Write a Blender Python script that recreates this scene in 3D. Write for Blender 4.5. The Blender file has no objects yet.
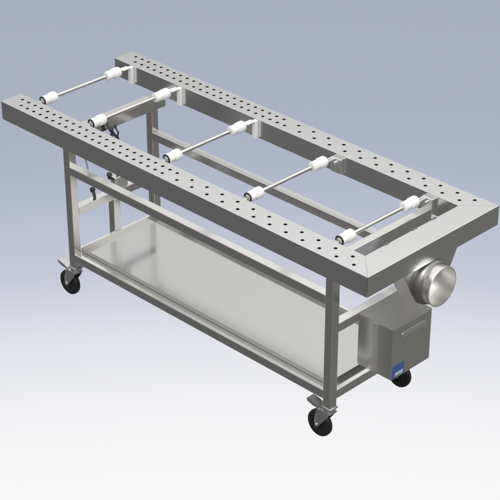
import bpy, bmesh, math
from mathutils import Vector, Matrix

scene = bpy.context.scene
COL = scene.collection

# ------------------------------------------------------------ camera
Z0 = 1.0205                      # table top above the ground line
cam_d = bpy.data.cameras.new("camera")
cam = bpy.data.objects.new("camera", cam_d)
COL.objects.link(cam)
cam.location = (6.28088, -4.58825, 3.58599 + Z0)
cam.rotation_euler = (math.radians(90 - 29.982), 0, math.radians(44.798))
cam_d.sensor_width = 36
cam_d.lens = 36 * 1717.13 / 500
cam_d.clip_end = 200
scene.camera = cam
scene.view_settings.view_transform = 'Standard'
scene.view_settings.look = 'None'
scene.view_settings.exposure = 0
scene.view_settings.gamma = 1
scene.cycles.sample_clamp_indirect = 1.5


def lin(r, g, b):
    f = lambda c: (c / 255 / 12.92) if c / 255 <= .04045 else ((c / 255 + .055) / 1.055) ** 2.4
    return (f(r), f(g), f(b), 1)


# ------------------------------------------------------------ world: gradient backdrop, unseen sectors shaped to light the steel
world = bpy.data.worlds.new("World")
scene.world = world
world.use_nodes = True
nt = world.node_tree
nt.nodes.clear()
N, K = nt.nodes, nt.links


def mth(op, a, b=None, clamp=False):
    n = N.new('ShaderNodeMath'); n.operation = op; n.use_clamp = clamp
    for i, v in enumerate((a, b)):
        if v is None: continue
        if isinstance(v, (int, float)): n.inputs[i].default_value = v
        else: K.new(v, n.inputs[i])
    return n.outputs[0]


def smooth(v, lo, hi):
    n = N.new('ShaderNodeMapRange'); n.interpolation_type = 'SMOOTHSTEP'
    K.new(v, n.inputs[0]); n.inputs[1].default_value = lo; n.inputs[2].default_value = hi
    return n.outputs[0]


def ramp(v, stops):                       # stops: (value -1..1, colour)
    n = N.new('ShaderNodeValToRGB')
    K.new(mth('ADD', mth('MULTIPLY', v, .5), .5), n.inputs[0])
    e = n.color_ramp.elements
    while len(e) > 1: e.remove(e[-1])
    e[0].position = stops[0][0] * .5 + .5; e[0].color = stops[0][1]
    for p, c in stops[1:]:
        x = e.new(p * .5 + .5); x.color = c
    return n.outputs[0]


def mixc(f, a, b):
    n = N.new('ShaderNodeMix'); n.data_type = 'RGBA'
    K.new(f, n.inputs[0])
    for i, v in ((6, a), (7, b)):
        if isinstance(v, tuple): n.inputs[i].default_value = v
        else: K.new(v, n.inputs[i])
    return n.outputs[2]


tc = N.new('ShaderNodeTexCoord')
sp = N.new('ShaderNodeSeparateXYZ'); K.new(tc.outputs['Generated'], sp.inputs[0])
X, Y, Z = sp.outputs
hyp = mth('SQRT', mth('ADD', mth('ADD', mth('MULTIPLY', X, X), mth('MULTIPLY', Y, Y)), 1e-6))
aa = mth('DIVIDE', mth('MULTIPLY', mth('SUBTRACT', Y, X), .7071), hyp)      # towards the backdrop
bb = mth('DIVIDE', mth('MULTIPLY', mth('ADD', X, Y), .7071), hyp)           # towards the right
backdrop = ramp(Z, [(-.63, lin(250, 250, 250)), (-.582, lin(244, 244, 246)), (-.544, lin(226, 228, 235)),
                    (-.51, lin(199, 203, 217)), (-.474, lin(181, 188, 207)), (-.438, lin(171, 178, 197)),
                    (-.37, lin(168, 175, 192))])
DARKL = (.128, .128, .130, 1)
DARKR = (.168, .166, .158, 1)
FRONT = (.20, .197, .19, 1)
lower = mixc(smooth(bb, -.5, .5), DARKL, DARKR)
lower = mixc(mth('MULTIPLY', smooth(aa, .35, .8), smooth(Z, -.76, -.66)), lower, backdrop)
lower = mixc(smooth(aa, -.3, -.8), lower, FRONT)
upper = ramp(Z, [(0, (.34, .34, .34, 1)), (.34, (.36, .36, .36, 1)), (.39, (.46, .46, .457, 1)), (.45, (.76, .758, .752, 1)),
                 (.54, (.95, .945, .935, 1)), (.8, (1, 1, 1, 1))])
gain = N.new('ShaderNodeVectorMath'); gain.operation = 'SCALE'
K.new(upper, gain.inputs[0]); K.new(mth('MULTIPLY', mth('ADD', mth('MULTIPLY', smooth(bb, .2, .7), .32), 1), 1.12), gain.inputs['Scale'])
col = mixc(smooth(Z, -.12, .1), lower, gain.outputs[0])
bg = N.new('ShaderNodeBackground'); K.new(col, bg.inputs[0]); bg.inputs[1].default_value = 1
wo = N.new('ShaderNodeOutputWorld'); K.new(bg.outputs[0], wo.inputs[0])

# ------------------------------------------------------------ added lamp, out of view


def area(name, loc, target, size, power, color=(1, 1, 1)):
    d = bpy.data.lights.new(name, 'AREA'); d.shape = 'DISK'; d.size = size; d.energy = power; d.color = color
    o = bpy.data.objects.new(name, d); COL.objects.link(o)
    o.location = loc
    o.rotation_euler = (Vector(target) - Vector(loc)).to_track_quat('-Z', 'Y').to_euler()
    return o


area("added_key_lamp", (4.2, -3.0, 6.5), (1.2, .4, .9), 3.0, 260, (1, .98, .95))  # added to whiten the plastic sleeves and give rods a highlight

# ------------------------------------------------------------ materials


def principled(name):
    m = bpy.data.materials.new(name); m.use_nodes = True
    return m, m.node_tree, m.node_tree.nodes['Principled BSDF']


def steel(name, base=(.86, .85, .83), rough=.2, brush=(1, 1, 1), var=.05, metal=1.0):
    m, t, b = principled(name)
    b.inputs['Metallic'].default_value = metal
    n, l = t.nodes, t.links
    g = n.new('ShaderNodeTexCoord'); mp = n.new('ShaderNodeMapping'); mp.inputs['Scale'].default_value = brush
    l.new(g.outputs['Object'], mp.inputs[0])
    nz = n.new('ShaderNodeTexNoise'); nz.inputs['Scale'].default_value = 60; nz.inputs['Detail'].default_value = 4
    l.new(mp.outputs[0], nz.inputs[0])
    r = n.new('ShaderNodeMapRange'); l.new(nz.outputs[0], r.inputs[0])
    r.inputs[3].default_value = rough - var; r.inputs[4].default_value = rough + var
    l.new(r.outputs[0], b.inputs['Roughness'])
    c = n.new('ShaderNodeMix'); c.data_type = 'RGBA'
    c.inputs[6].default_value = (*[x * .965 for x in base], 1); c.inputs[7].default_value = (*base, 1)
    l.new(nz.outputs[0], c.inputs[0]); l.new(c.outputs[2], b.inputs['Base Color'])
    return m


def plain(name, base, rough, spec=.5, bump=0.0, metal=0.0):
    m, t, b = principled(name)
    n, l = t.nodes, t.links
    b.inputs['Roughness'].default_value = rough
    b.inputs['Metallic'].default_value = metal
    b.inputs['Specular IOR Level'].default_value = spec
    nz = n.new('ShaderNodeTexNoise'); nz.inputs['Scale'].default_value = 45
    g = n.new('ShaderNodeTexCoord'); l.new(g.outputs['Object'], nz.inputs[0])
    c = n.new('ShaderNodeMix'); c.data_type = 'RGBA'
    c.inputs[6].default_value = (*[x * .94 for x in base], 1); c.inputs[7].default_value = (*base, 1)
    l.new(nz.outputs[0], c.inputs[0]); l.new(c.outputs[2], b.inputs['Base Color'])
    if bump:
        bp = n.new('ShaderNodeBump'); bp.inputs['Strength'].default_value = bump; bp.inputs['Distance'].default_value = .002
        l.new(nz.outputs[0], bp.inputs['Height']); l.new(bp.outputs[0], b.inputs['Normal'])
    return m


M_RAIL = steel("brushed_steel_rail", (.775, .775, .77), rough=.22, brush=(.15, 2, 2), var=.015)
M_TUBE = steel("steel_tube", (.81, .80, .775), rough=.18, brush=(1, 1, 1), var=.015)
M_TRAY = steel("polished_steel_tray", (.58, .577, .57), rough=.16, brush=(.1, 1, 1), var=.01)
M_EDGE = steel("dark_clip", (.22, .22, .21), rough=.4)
M_LIP = steel("shade_toned_lip", (.42, .415, .40), rough=.32)  # reflected darkness of the front and right lips, put into the colour
M_LID = steel("shade_toned_lid", (.30, .293, .28), rough=.3, var=.015)  # dark reflection on the box top, put into the base colour
M_COLLAR = steel("dull_steel_collar", (.30, .297, .29), rough=.45, var=.02)
M_BOX = steel("steel_sheet_box", (.80, .79, .77), rough=.24, var=.015)
M_PIPE = steel("rolled_steel_pipe", (.86, .85, .83), rough=.33, var=.02)
M_ROD = steel("bright_rod", (.70, .69, .67), rough=.24)
M_ZINC = steel("zinc_caster", (.62, .62, .61), rough=.34)
M_BRK = steel("grey_bracket", (.80, .80, .79), rough=.34)
M_WHITE = plain("white_plastic", (.88, .88, .88), .35)
M_RUBBER = plain("black_rubber", (.012, .012, .013), .45, .4)
M_BLACK = plain("black_plastic", (.03, .03, .032), .35)
M_BLUE = plain("blue_label", (.055, .12, .36), .55)
M_LETTER = plain("label_white", (.75, .80, .88), .5)
M_DARKMETAL = steel("dark_end_cap", (.10, .10, .105), rough=.35)

# ------------------------------------------------------------ mesh helpers


def new_obj(name, bm, mat, parent=None, smooth_ang=None):
    bmesh.ops.recalc_face_normals(bm, faces=bm.faces[:])
    me = bpy.data.meshes.new(name); bm.to_mesh(me); bm.free()
    for m in (mat if isinstance(mat, (list, tuple)) else [mat]): me.materials.append(m)
    o = bpy.data.objects.new(name, me); COL.objects.link(o)
    if parent is not None: o.parent = parent
    if smooth_ang:
        me.shade_smooth()
        me.set_sharp_from_angle(angle=math.radians(smooth_ang))
    return o


def box(bm, x0, x1, y0, y1, z0, z1, bev=0.0, seg=2):
    t = bmesh.new()
    vs = [t.verts.new((x, y, z)) for x in (x0, x1) for y in (y0, y1) for z in (z0, z1)]
    for f in ((0, 1, 3, 2), (4, 6, 7, 5), (0, 4, 5, 1), (2, 3, 7, 6), (0, 2, 6, 4), (1, 5, 7, 3)):
        t.faces.new([vs[i] for i in f])
    if bev:
        bmesh.ops.bevel(t, geom=t.edges[:], offset=bev, segments=seg, profile=.5, affect='EDGES')
    join(bm, t)


def join(bm, t, mat=None):
    me = bpy.data.meshes.new("tmp"); t.to_mesh(me); t.free()
    if mat is not None: me.transform(mat)
    bm.from_mesh(me); bpy.data.meshes.remove(me)


def lathe(bm, prof, origin, axis, n=32, closed=True):
    """prof: (distance along axis, radius)"""
    axis = Vector(axis).normalized()
    ref = Vector((0, 0, 1)) if abs(axis.z) < .9 else Vector((1, 0, 0))
    u = axis.cross(ref).normalized(); v = axis.cross(u)
    O = Vector(origin)
    rings = []
    for s, r in prof:
        if r < 1e-6: rings.append([bm.verts.new(O + axis * s)])
        else: rings.append([bm.verts.new(O + axis * s + (u * math.cos(a) + v * math.sin(a)) * r)
                            for a in (2 * math.pi * i / n for i in range(n))])
    for A, B in zip(rings, rings[1:]):
        for i in range(n):
            j = (i + 1) % n
            if len(A) == 1 and len(B) == 1: continue
            if len(A) == 1: bm.faces.new((A[0], B[i], B[j]))
            elif len(B) == 1: bm.faces.new((A[i], B[0], A[j]))
            else: bm.faces.new((A[i], B[i], B[j], A[j]))


def tube_path(bm, pts, r, n=12):
    pts = [Vector(p) for p in pts]
    rings = []
    for i, p in enumerate(pts):
        d = (pts[min(i + 1, len(pts) - 1)] - pts[max(i - 1, 0)]).normalized()
        ref = Vector((0, 0, 1)) if abs(d.z) < .9 else Vector((1, 0, 0))
        u = d.cross(ref).normalized(); v = d.cross(u)
        rings.append([bm.verts.new(p + (u * math.cos(a) + v * math.sin(a)) * r) for a in (2 * math.pi * k / n for k in range(n))])
    for A, B in zip(rings, rings[1:]):
        for i in range(n):
            j = (i + 1) % n
            bm.faces.new((A[i], B[i], B[j], A[j]))
    bm.faces.new(rings[0][::-1]); bm.faces.new(rings[-1])


def extrude_poly(bm, pts, vec, bev=0):
    t = bmesh.new()
    a = [t.verts.new(p) for p in pts]; b = [t.verts.new(Vector(p) + Vector(vec)) for p in pts]
    t.faces.new(a); t.faces.new(b[::-1])
    for i in range(len(a)):
        j = (i + 1) % len(a); t.faces.new((a[i], a[j], b[j], b[i]))
    if bev: bmesh.ops.bevel(t, geom=t.edges[:], offset=bev, segments=2, profile=.5, affect='EDGES')
    join(bm, t)


# ------------------------------------------------------------ dimensions (z relative to the top surface)
L, D, W, H = 2.4, .8685, .127, .0968
X0, X1, YF, YB, T = .3432, 2.1306, .0940, .6855, .0440
ZM, ZL, ZB = -.2607, -.7540, -.8377

table = bpy.data.objects.new("extraction_table", None)
COL.objects.link(table)
table.location = (0, 0, Z0)
table["label"] = "long wheeled stainless steel worktable with perforated U-shaped top frame and five white-ended support bars"
table["category"] = "work table"


# ---- perforated top rails (hollow ducts with real holes)
P = .04845
HR = .0087


def top_sheet(bm, outline_x, y0, y1, holes, z=0.0, th=.003):
    """flat sheet made of cells; holes: list of (x, y); outline_x(y) gives right-hand end x (mitred)"""
    rows = sorted({y for _, y in holes})
    mid = [(a + b) / 2 for a, b in zip(rows, rows[1:])]
    ys = [y0] + mid + [y1]
    for r, y in enumerate(rows):
        ya, yb = ys[r], ys[r + 1]
        xs = sorted(x for x, yy in holes if yy == y)
        cuts = []
        prev = 0.0
        hw = .020
        for x in xs:
            if x - hw > prev + 1e-5: cuts.append((prev, x - hw, None))
            cuts.append((x - hw, x + hw, x)); prev = x + hw
        cuts.append((prev, None, None))
        for a, b, hx in cuts:
            if hx is None:
                if b is None: q = [(a, ya), (outline_x(ya), ya), (outline_x(yb), yb), (a, yb)]
                else: q = [(a, ya), (b, ya), (b, yb), (a, yb)]
                bm.faces.new([bm.verts.new((x, yy, z)) for x, yy in q])
            else:
                n = 24
                ring, wall, rect = [], [], []
                for i in range(n):
                    t = 2 * math.pi * i / n + math.pi / 4
                    c, s = math.cos(t), math.sin(t)
                    ring.append(bm.verts.new((hx + HR * c, y + HR * s, z)))
                    wall.append(bm.verts.new((hx + HR * c, y + HR * s, z - th)))
                    # point on the cell rectangle in that direction
                    m = max(abs(c), abs(s)); cx, cy = c / m, s / m
                    px = hx + (b - hx) * cx
                    py = y + (cy * (yb - y) if cy > 0 else cy * (y - ya))
                    rect.append(bm.verts.new((px, py, z)))
                for i in range(n):
                    j = (i + 1) % n
                    bm.faces.new((rect[i], rect[j], ring[j], ring[i]))
                    bm.faces.new((ring[i], ring[j], wall[j], wall[i]))


def rail(name, ya, yb, holes, outer):
    """outer = 'front' (y=ya is the long outer side) or 'back'"""
    g = .0006
    if outer == 'front': ox = lambda y: L - g - W * (y - 0) / W
    else: ox = lambda y: L - g - W * (D - y) / W
    bm = bmesh.new()
    e = .0022                       # rolled long edges
    top_sheet(bm, ox, ya + e, yb - e, holes)
    prof = [(ya + e, 0), (ya + e * .3, -e * .3), (ya, -e), (ya, -H), (yb, -H), (yb, -e), (yb - e * .3, -e * .3), (yb - e, 0)]
    for (y1, z1), (y2, z2) in zip(prof, prof[1:]):
        q = [(0, y1, z1), (ox(y1), y1, z1), (ox(y2), y2, z2), (0, y2, z2)]
        bm.faces.new([bm.verts.new(v) for v in q])
    bm.faces.new([bm.verts.new((0, y, z)) for y, z in prof])
    bm.faces.new([bm.verts.new((ox(y), y, z)) for y, z in prof])
    bmesh.ops.remove_doubles(bm, verts=bm.verts[:], dist=1e-5)
    return new_obj(name, bm, M_RAIL, table)


fh = [(.0617 + P * k, .085) for k in range(24)] + [(1.2730 + .0969 * k, .085) for k in range(11)]
fh += [(.1102 + P * k, .0375) for k in range(22)] + [(1.2245 + .0969 * k, .0375) for k in range(12)]
rail("perforated_rail", 0, W, fh, 'front')
bh = [(.0650 + P * k, .8305) for k in range(23)] + [(1.2280 + .0969 * k, .8305) for k in range(12)]
bh += [(.1140 + P * k, .7830) for k in range(23)] + [(1.2770 + .0969 * k, .7830) for k in range(11)]
rail("perforated_rail", D - W, D, bh, 'back')

# end rail, mitred at both ends
bm = bmesh.new()
e = .0022
pr = [(L, -H), (L, -e), (L - e * .3, -e * .3), (L - e, 0), (L - W + e, 0), (L - W + e * .3, -e * .3), (L - W, -e), (L - W, -H)]
g = .0006
A = [bm.verts.new((x, (L - x) + g, z)) for x, z in pr]
B = [bm.verts.new((x, D - (L - x) - g, z)) for x, z in pr]
for i in range(len(pr)):
    j = (i + 1) % len(pr)
    bm.faces.new((A[i], A[j], B[j], B[i]))
bm.faces.new(A); bm.faces.new(B[::-1])
new_obj("end_rail", bm, M_RAIL, table)

# ---- small dark clips on the inner edge of the end rail
for y in (.262, .442, .575):
    bm = bmesh.new()
    box(bm, L - W - .005, L - W + .006, y - .016, y + .016, -.014, .0012, bev=.0005, seg=1)
    new_obj("edge_clip", bm, M_EDGE, table)

# ---- base frame
bev = .0022


def part_box(name, *a, mat=M_TUBE, parent=table, bv=bev):
    bm = bmesh.new(); box(bm, *a, bev=bv)
    return new_obj(name, bm, mat, parent)


part_box("leg", X0, X0 + T, YF, YF + T, ZB, -H - .0008)
part_box("leg", X1 - T, X1, YF, YF + T, ZB, -H - .0008)
part_box("leg", X0, X0 + T, YB - T, YB, ZB, -.1458)
part_box("leg", X1 - T, X1, YB - T, YB, ZB, -.1458)
for y in (YF, YB - T):
    part_box("side_stretcher", X0 + T, X1 - T, y, y + T, ZM - T, ZM)
    part_box("bottom_stretcher", X0 + T, X1 - T, y, y + T, ZL - T, ZL)
for x in (X0, X1 - T):
    part_box("bottom_crossbar", x, x + T, YF + T, YB - T, ZL - T, ZL)
    part_box("top_crossbeam", x + .001, x + T - .001, W + .001, D - W - .001, -.145, -.071)
part_box("end_crossbar", X0, X0 + T, YF + T, YB - T, -.5015 - T, -.5015)
part_box("end_crossbar", X1 - T, X1, YF + T, YB - T, -.405 - T, -.405)
part_box("short_post", X0 + .0005, X0 + T - .0005, .367, .410, ZL, -.5015 - T)

# ---- tray (bottom sheet with an upstanding lip on all sides)
bm = bmesh.new()
tx0, tx1, ty0, ty1 = X0 + T + .001, X1 - T - .001, YF + T + .001, YB - T - .001
zt, zp, th = ZL + .023, ZL - .002, .002
box(bm, tx0, tx1, ty0, ty1, zp - th, zp)
tray = new_obj("bottom_tray", bm, M_TRAY, table)
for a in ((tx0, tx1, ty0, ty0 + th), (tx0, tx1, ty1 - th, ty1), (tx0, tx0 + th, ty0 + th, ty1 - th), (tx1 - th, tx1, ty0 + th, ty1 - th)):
    part_box("tray_lip", *a, zp + .0002, zt, parent=tray, bv=0, mat=M_TUBE if a[1] < 1 else M_TRAY if a[2] > .5 else M_LIP)  # front and right lips darkened in colour to imitate their reflections

# ---- casters


def caster(x, y):
    wx, wz, R = x - .054, -.9535, .0670
    bm = bmesh.new()
    # top plate, swivel race
    box(bm, x - .029, x + .029, y - .027, y + .027, ZB - .009, ZB - .0005, bev=.003)
    lathe(bm, [(0, 0), (0, .027), (-.010, .029), (-.016, .024), (-.020, .0)], (x, y, ZB - .0085), (0, 0, 1), 28)
    # fork crown
    box(bm, x - .052, x + .026, y - .0235, y + .0235, ZB - .033, ZB - .024, bev=.003)
    # two fork cheeks
    for s in (-1, 1):
        yy = y + s * .0225
        pts = [(x + .024, yy, ZB - .026), (x - .052, yy, ZB - .026), (wx - .014, yy, wz + .03), (wx - .012, yy, wz - .006),
               (wx - .004, yy, wz - .014), (wx + .008, yy, wz - .011), (wx + .014, yy, wz + .002), (x + .002, yy, ZB - .062)]
        extrude_poly(bm, pts, (0, s * .003, 0), .0008)
    c = new_obj("caster", bm, M_ZINC, table, 35)
    # wheel
    bm = bmesh.new(); h = .017
    lathe(bm, [(-h, .034), (-h, .051), (-h + .001, .060), (-h + .005, R - .002), (-.005, R), (.005, R), (h - .005, R - .002), (h - .001, .060),
               (h, .051), (h, .034), (h - .006, .031), (h - .006, .012), (h, .011), (h + .002, 0)], (wx, y, wz), (0, 1, 0), 48)
    lathe(bm, [(-h, .034), (-h + .006, .031), (-h + .006, .012), (-h, .011), (-h - .002, 0)], (wx, y, wz), (0, 1, 0), 48)
    new_obj("wheel", bm, M_RUBBER, c, 40)
    bm = bmesh.new()
    lathe(bm, [(-.031, 0), (-.031, .0065), (-.0275, .008), (.0275, .008), (.031, .0065), (.031, 0)], (wx, y, wz), (0, 1, 0), 20)
    new_obj("axle_bolt", bm, M_ROD, c, 40)
    # brake pedal
    bm = bmesh.new()
    pts = [(x - .040, y - .022, ZB - .018), (x - .075, y - .022, ZB - .012), (x - .114, y - .022, ZB + .002), (x - .122, y - .022, ZB - .008),
           (x - .116, y - .022, ZB - .020), (x - .078, y - .022, ZB - .026), (x - .040, y - .022, ZB - .030)]
    extrude_poly(bm, pts, (0, .044, 0), .003)
    new_obj("brake_pedal", bm, M_ZINC, c, 40)


for x in (X0 + T / 2, X1 - T / 2):
    for y in (YF + T / 2, YB - T / 2):
        caster(x, y)

# ---- five support bars
ZR = -.012


def support_bar(x, kind):
    bm = bmesh.new()
    lathe(bm, [(.240, 0), (.240, .0098), (.578, .0098), (.578, 0)], (x, 0, ZR), (0, 1, 0), 20)
    lathe(bm, [(.655, 0), (.655, .006), (.706, .006), (.706, 0)], (x, 0, ZR), (0, 1, 0), 16)
    r = new_obj("support_bar", bm, M_ROD, table, 40)

    def sleeve(y, s):
        bm = bmesh.new()
        pf = [(0, 0), (0, .0210), (.003, .0238), (.030, .0238), (.034, .0196), (.039, .0196), (.042, .0262), (.045, .0272), (.074, .0272),
              (.079, .0240), (.079, .0140), (.082, .0135), (.082, 0)]
        lathe(bm, [(s * a, b) for a, b in pf], (x, y, ZR), (0, 1, 0), 40)
        new_obj("sleeve", bm, M_WHITE, r, 35)

    sleeve(.162, 1)
    sleeve(.573, 1.11)
    bm = bmesh.new()
    lathe(bm, [(.1600, .0165), (.1570, .0165), (.1570, .0225), (.158, .0238), (.1615, .0238), (.1615, .0165), (.1600, .0165)], (x, 0, ZR), (0, 1, 0), 36)
    new_obj("end_cap", bm, M_DARKMETAL, r, 40)
    bm = bmesh.new()
    box(bm, x - .010, x + .012, W + .0006, .1565, -.080, -.006, bev=.004)
    new_obj("end_bracket", bm, M_BRK, r)
    bm = bmesh.new()
    if kind == 'white':
        box(bm, x, x + .022, .7215, D - W - .0005, -.098, -.0035, bev=.002)
        box(bm, x - .010, x + .020, .672, .7210, -.009, -.0025, bev=.002)
        new_obj("bracket", bm, M_WHITE, r)
    else:
        box(bm, x - .016, x + .046, .720, D - W - .0005, -.089, -.014, bev=.003)
        lathe(bm, [(-.010, 0), (-.010, .007), (0, .008), (.006, .008)], (x + .014, .714, -.034), (0, 1, 0), 16)
        box(bm, x - .010, x + .014, .666, .7195, -.020, -.013, bev=.002)
        new_obj("bracket", bm, M_BRK, r)


for x, k in ((.124, 'white'), (.490, 'white'), (1.022, 'white'), (1.553, 'grey'), (2.100, 'grey')):
    support_bar(x, k)

# ---- control box hung on the end frame
bx0, bx1, by0, by1, bz0, bz1 = X1 + .0004, 2.330, .2665, .5270, -.670, -.4085
bm = bmesh.new()
box(bm, bx0, bx1, by0, by1, bz0, bz1 - .0022, bev=.0015)
cb = new_obj("control_box", bm, M_BOX, table)
bm = bmesh.new()
box(bm, bx0, bx1 + .001, by0 - .001, by1 + .001, bz1 - .002, bz1, bev=.0006, seg=1)  # thin sheet added to carry the painted shade of the box top
new_obj("shaded_top_sheet", bm, M_LID, cb)
bm = bmesh.new()                                # pressed handle bulge on the end face
n = 10
r = .0125
pts = []
yc0, yc1, zc = .337, .476, -.463
for i in range(n + 1):
    a = math.pi / 2 + math.pi * i / n; pts.append((bx1 + .0002, yc0 + r * math.cos(a), zc + r * math.sin(a)))
for i in range(n + 1):
    a = -math.pi / 2 + math.pi * i / n; pts.append((bx1 + .0002, yc1 + r * math.cos(a), zc + r * math.sin(a)))
extrude_poly(bm, pts, (.0016, 0, 0), .0012)
new_obj("handle_ridge", bm, M_PIPE, cb)
bm = bmesh.new()                                # raised lighter strip on the left face, standing in for the leg's reflection
box(bm, 2.213, 2.252, by0 - .004, by0 - .0002, bz0 + .003, bz1 - .003, bev=.0012)
new_obj("leg_reflection_strip", bm, M_BRK, cb)
bm = bmesh.new()
box(bm, bx1 + .0002, bx1 + .0012, .2725, .3500, -.664, -.602)
lab = new_obj("label_plate", bm, M_BLUE, cb)
txt = bpy.data.curves.new("lettering", 'FONT'); txt.body = "nns"; txt.size = .031; txt.extrude = .0003; txt.shear = .25
txt.offset = .0012
to = bpy.data.objects.new("lettering", txt); COL.objects.link(to)
bpy.context.view_layer.update()
me = bpy.data.meshes.new_from_object(to.evaluated_get(bpy.context.evaluated_depsgraph_get()))
bpy.data.objects.remove(to)
me.name = "lettering"
me.materials.clear(); me.materials.append(M_LETTER)
wdt = max(v.co.x for v in me.vertices) - min(v.co.x for v in me.vertices)
s = .056 / wdt
me.transform(Matrix.Translation((bx1 + .0018, .287, -.6560)) @ Matrix(((0, 0, 1, 0), (1, 0, 0, 0), (0, 1, 0, 0), (0, 0, 0, 1))) @ Matrix.Diagonal((s, 1, 1, 1)))
lo = bpy.data.objects.new("lettering", me); COL.objects.link(lo); lo.parent = cb

# ---- suction hopper under the end rail with its duct pipe
hx0, hx1 = 2.285, 2.378
yc, zc = .430, -.206
bm = bmesh.new()
zt_ = -H - .0006
sec = [(.247, zt_), (.318, -.228), (.352, -.285), (.395, -.312), (.479, -.312), (.522, -.285), (.556, -.228), (.627, zt_)]
extrude_poly(bm, [(hx0, y, z) for y, z in sec], (hx1 - hx0, 0, 0), .002)
hp = new_obj("suction_hopper", bm, M_BOX, table)
bm = bmesh.new()
lathe(bm, [(0, .090), (0, .1065), (.012, .1060), (.030, .0985), (.032, .0960), (.032, .090)], (hx1 + .0003, yc, zc), (1, 0, 0), 64)
new_obj("pipe_collar", bm, M_COLLAR, hp, 35)
bm = bmesh.new()
lathe(bm, [(.001, .0900), (.072, .0920), (.0735, .0935), (.075, .0925), (.0745, .0895), (.001, .0875)], (hx1, yc, zc), (1, 0, 0), 72)
lathe(bm, [(.002, .0875), (.002, 0)], (hx1, yc, zc), (1, 0, 0), 72)
new_obj("duct_pipe", bm, M_PIPE, hp, 35)

# ---- valve assembly on the left end crossbar
xv = X0 + T / 2
zc_ = -.5015
bm = bmesh.new()
box(bm, xv - .020, xv + .020, .385, .470, zc_ + .0005, zc_ + .070, bev=.006)
va = new_obj("valve_block", bm, M_BRK, table)
bm = bmesh.new()
tube_path(bm, [(xv, .418, zc_ + .068), (xv, .419, -.30), (.405, .395, -.230), (.419, .384, -.191), (.420, .362, -.165), (.420, .346, -.140)], .0075)
tube_path(bm, [(.420, .380, -.188), (.420, .388, -.160), (.420, .369, -.128)], .0045)
new_obj("valve_stem", bm, M_DARKMETAL, va, 40)
for x, y, z, r in ((.420, .342, -.128, .013), (.420, .346, -.160, .010), (.420, .369, -.122, .009), (xv, .363, -.410, .014), (xv, .250, -.452, .014)):
    bm = bmesh.new()
    lathe(bm, [(-r, 0), (-r * .97, r * .55), (-r * .6, r * .9), (r * .5, r), (r * .9, r * .7), (r, 0)], (x, y, z), (.5, -.3, .8), 24)
    new_obj("valve_knob", bm, M_BLACK, va, 40)
bm = bmesh.new()
tube_path(bm, [(xv, .400, zc_ + .05), (xv, .363, -.425), (xv, .357, -.40)], .009)
new_obj("valve_fitting", bm, M_DARKMETAL, va, 40)
bm = bmesh.new()
tube_path(bm, [(xv, .262, zc_ + .001), (xv, .256, -.470), (xv, .250, -.452)], .008)
new_obj("valve_fitting", bm, M_DARKMETAL, va, 40)
bm = bmesh.new()
tube_path(bm, [(xv, .228, -.325), (xv, .223, -.300), (xv, .212, -.262), (xv, .214, -.20), (xv, .240, -.147)], .0045)
new_obj("pull_rod", bm, M_ROD, va, 40)
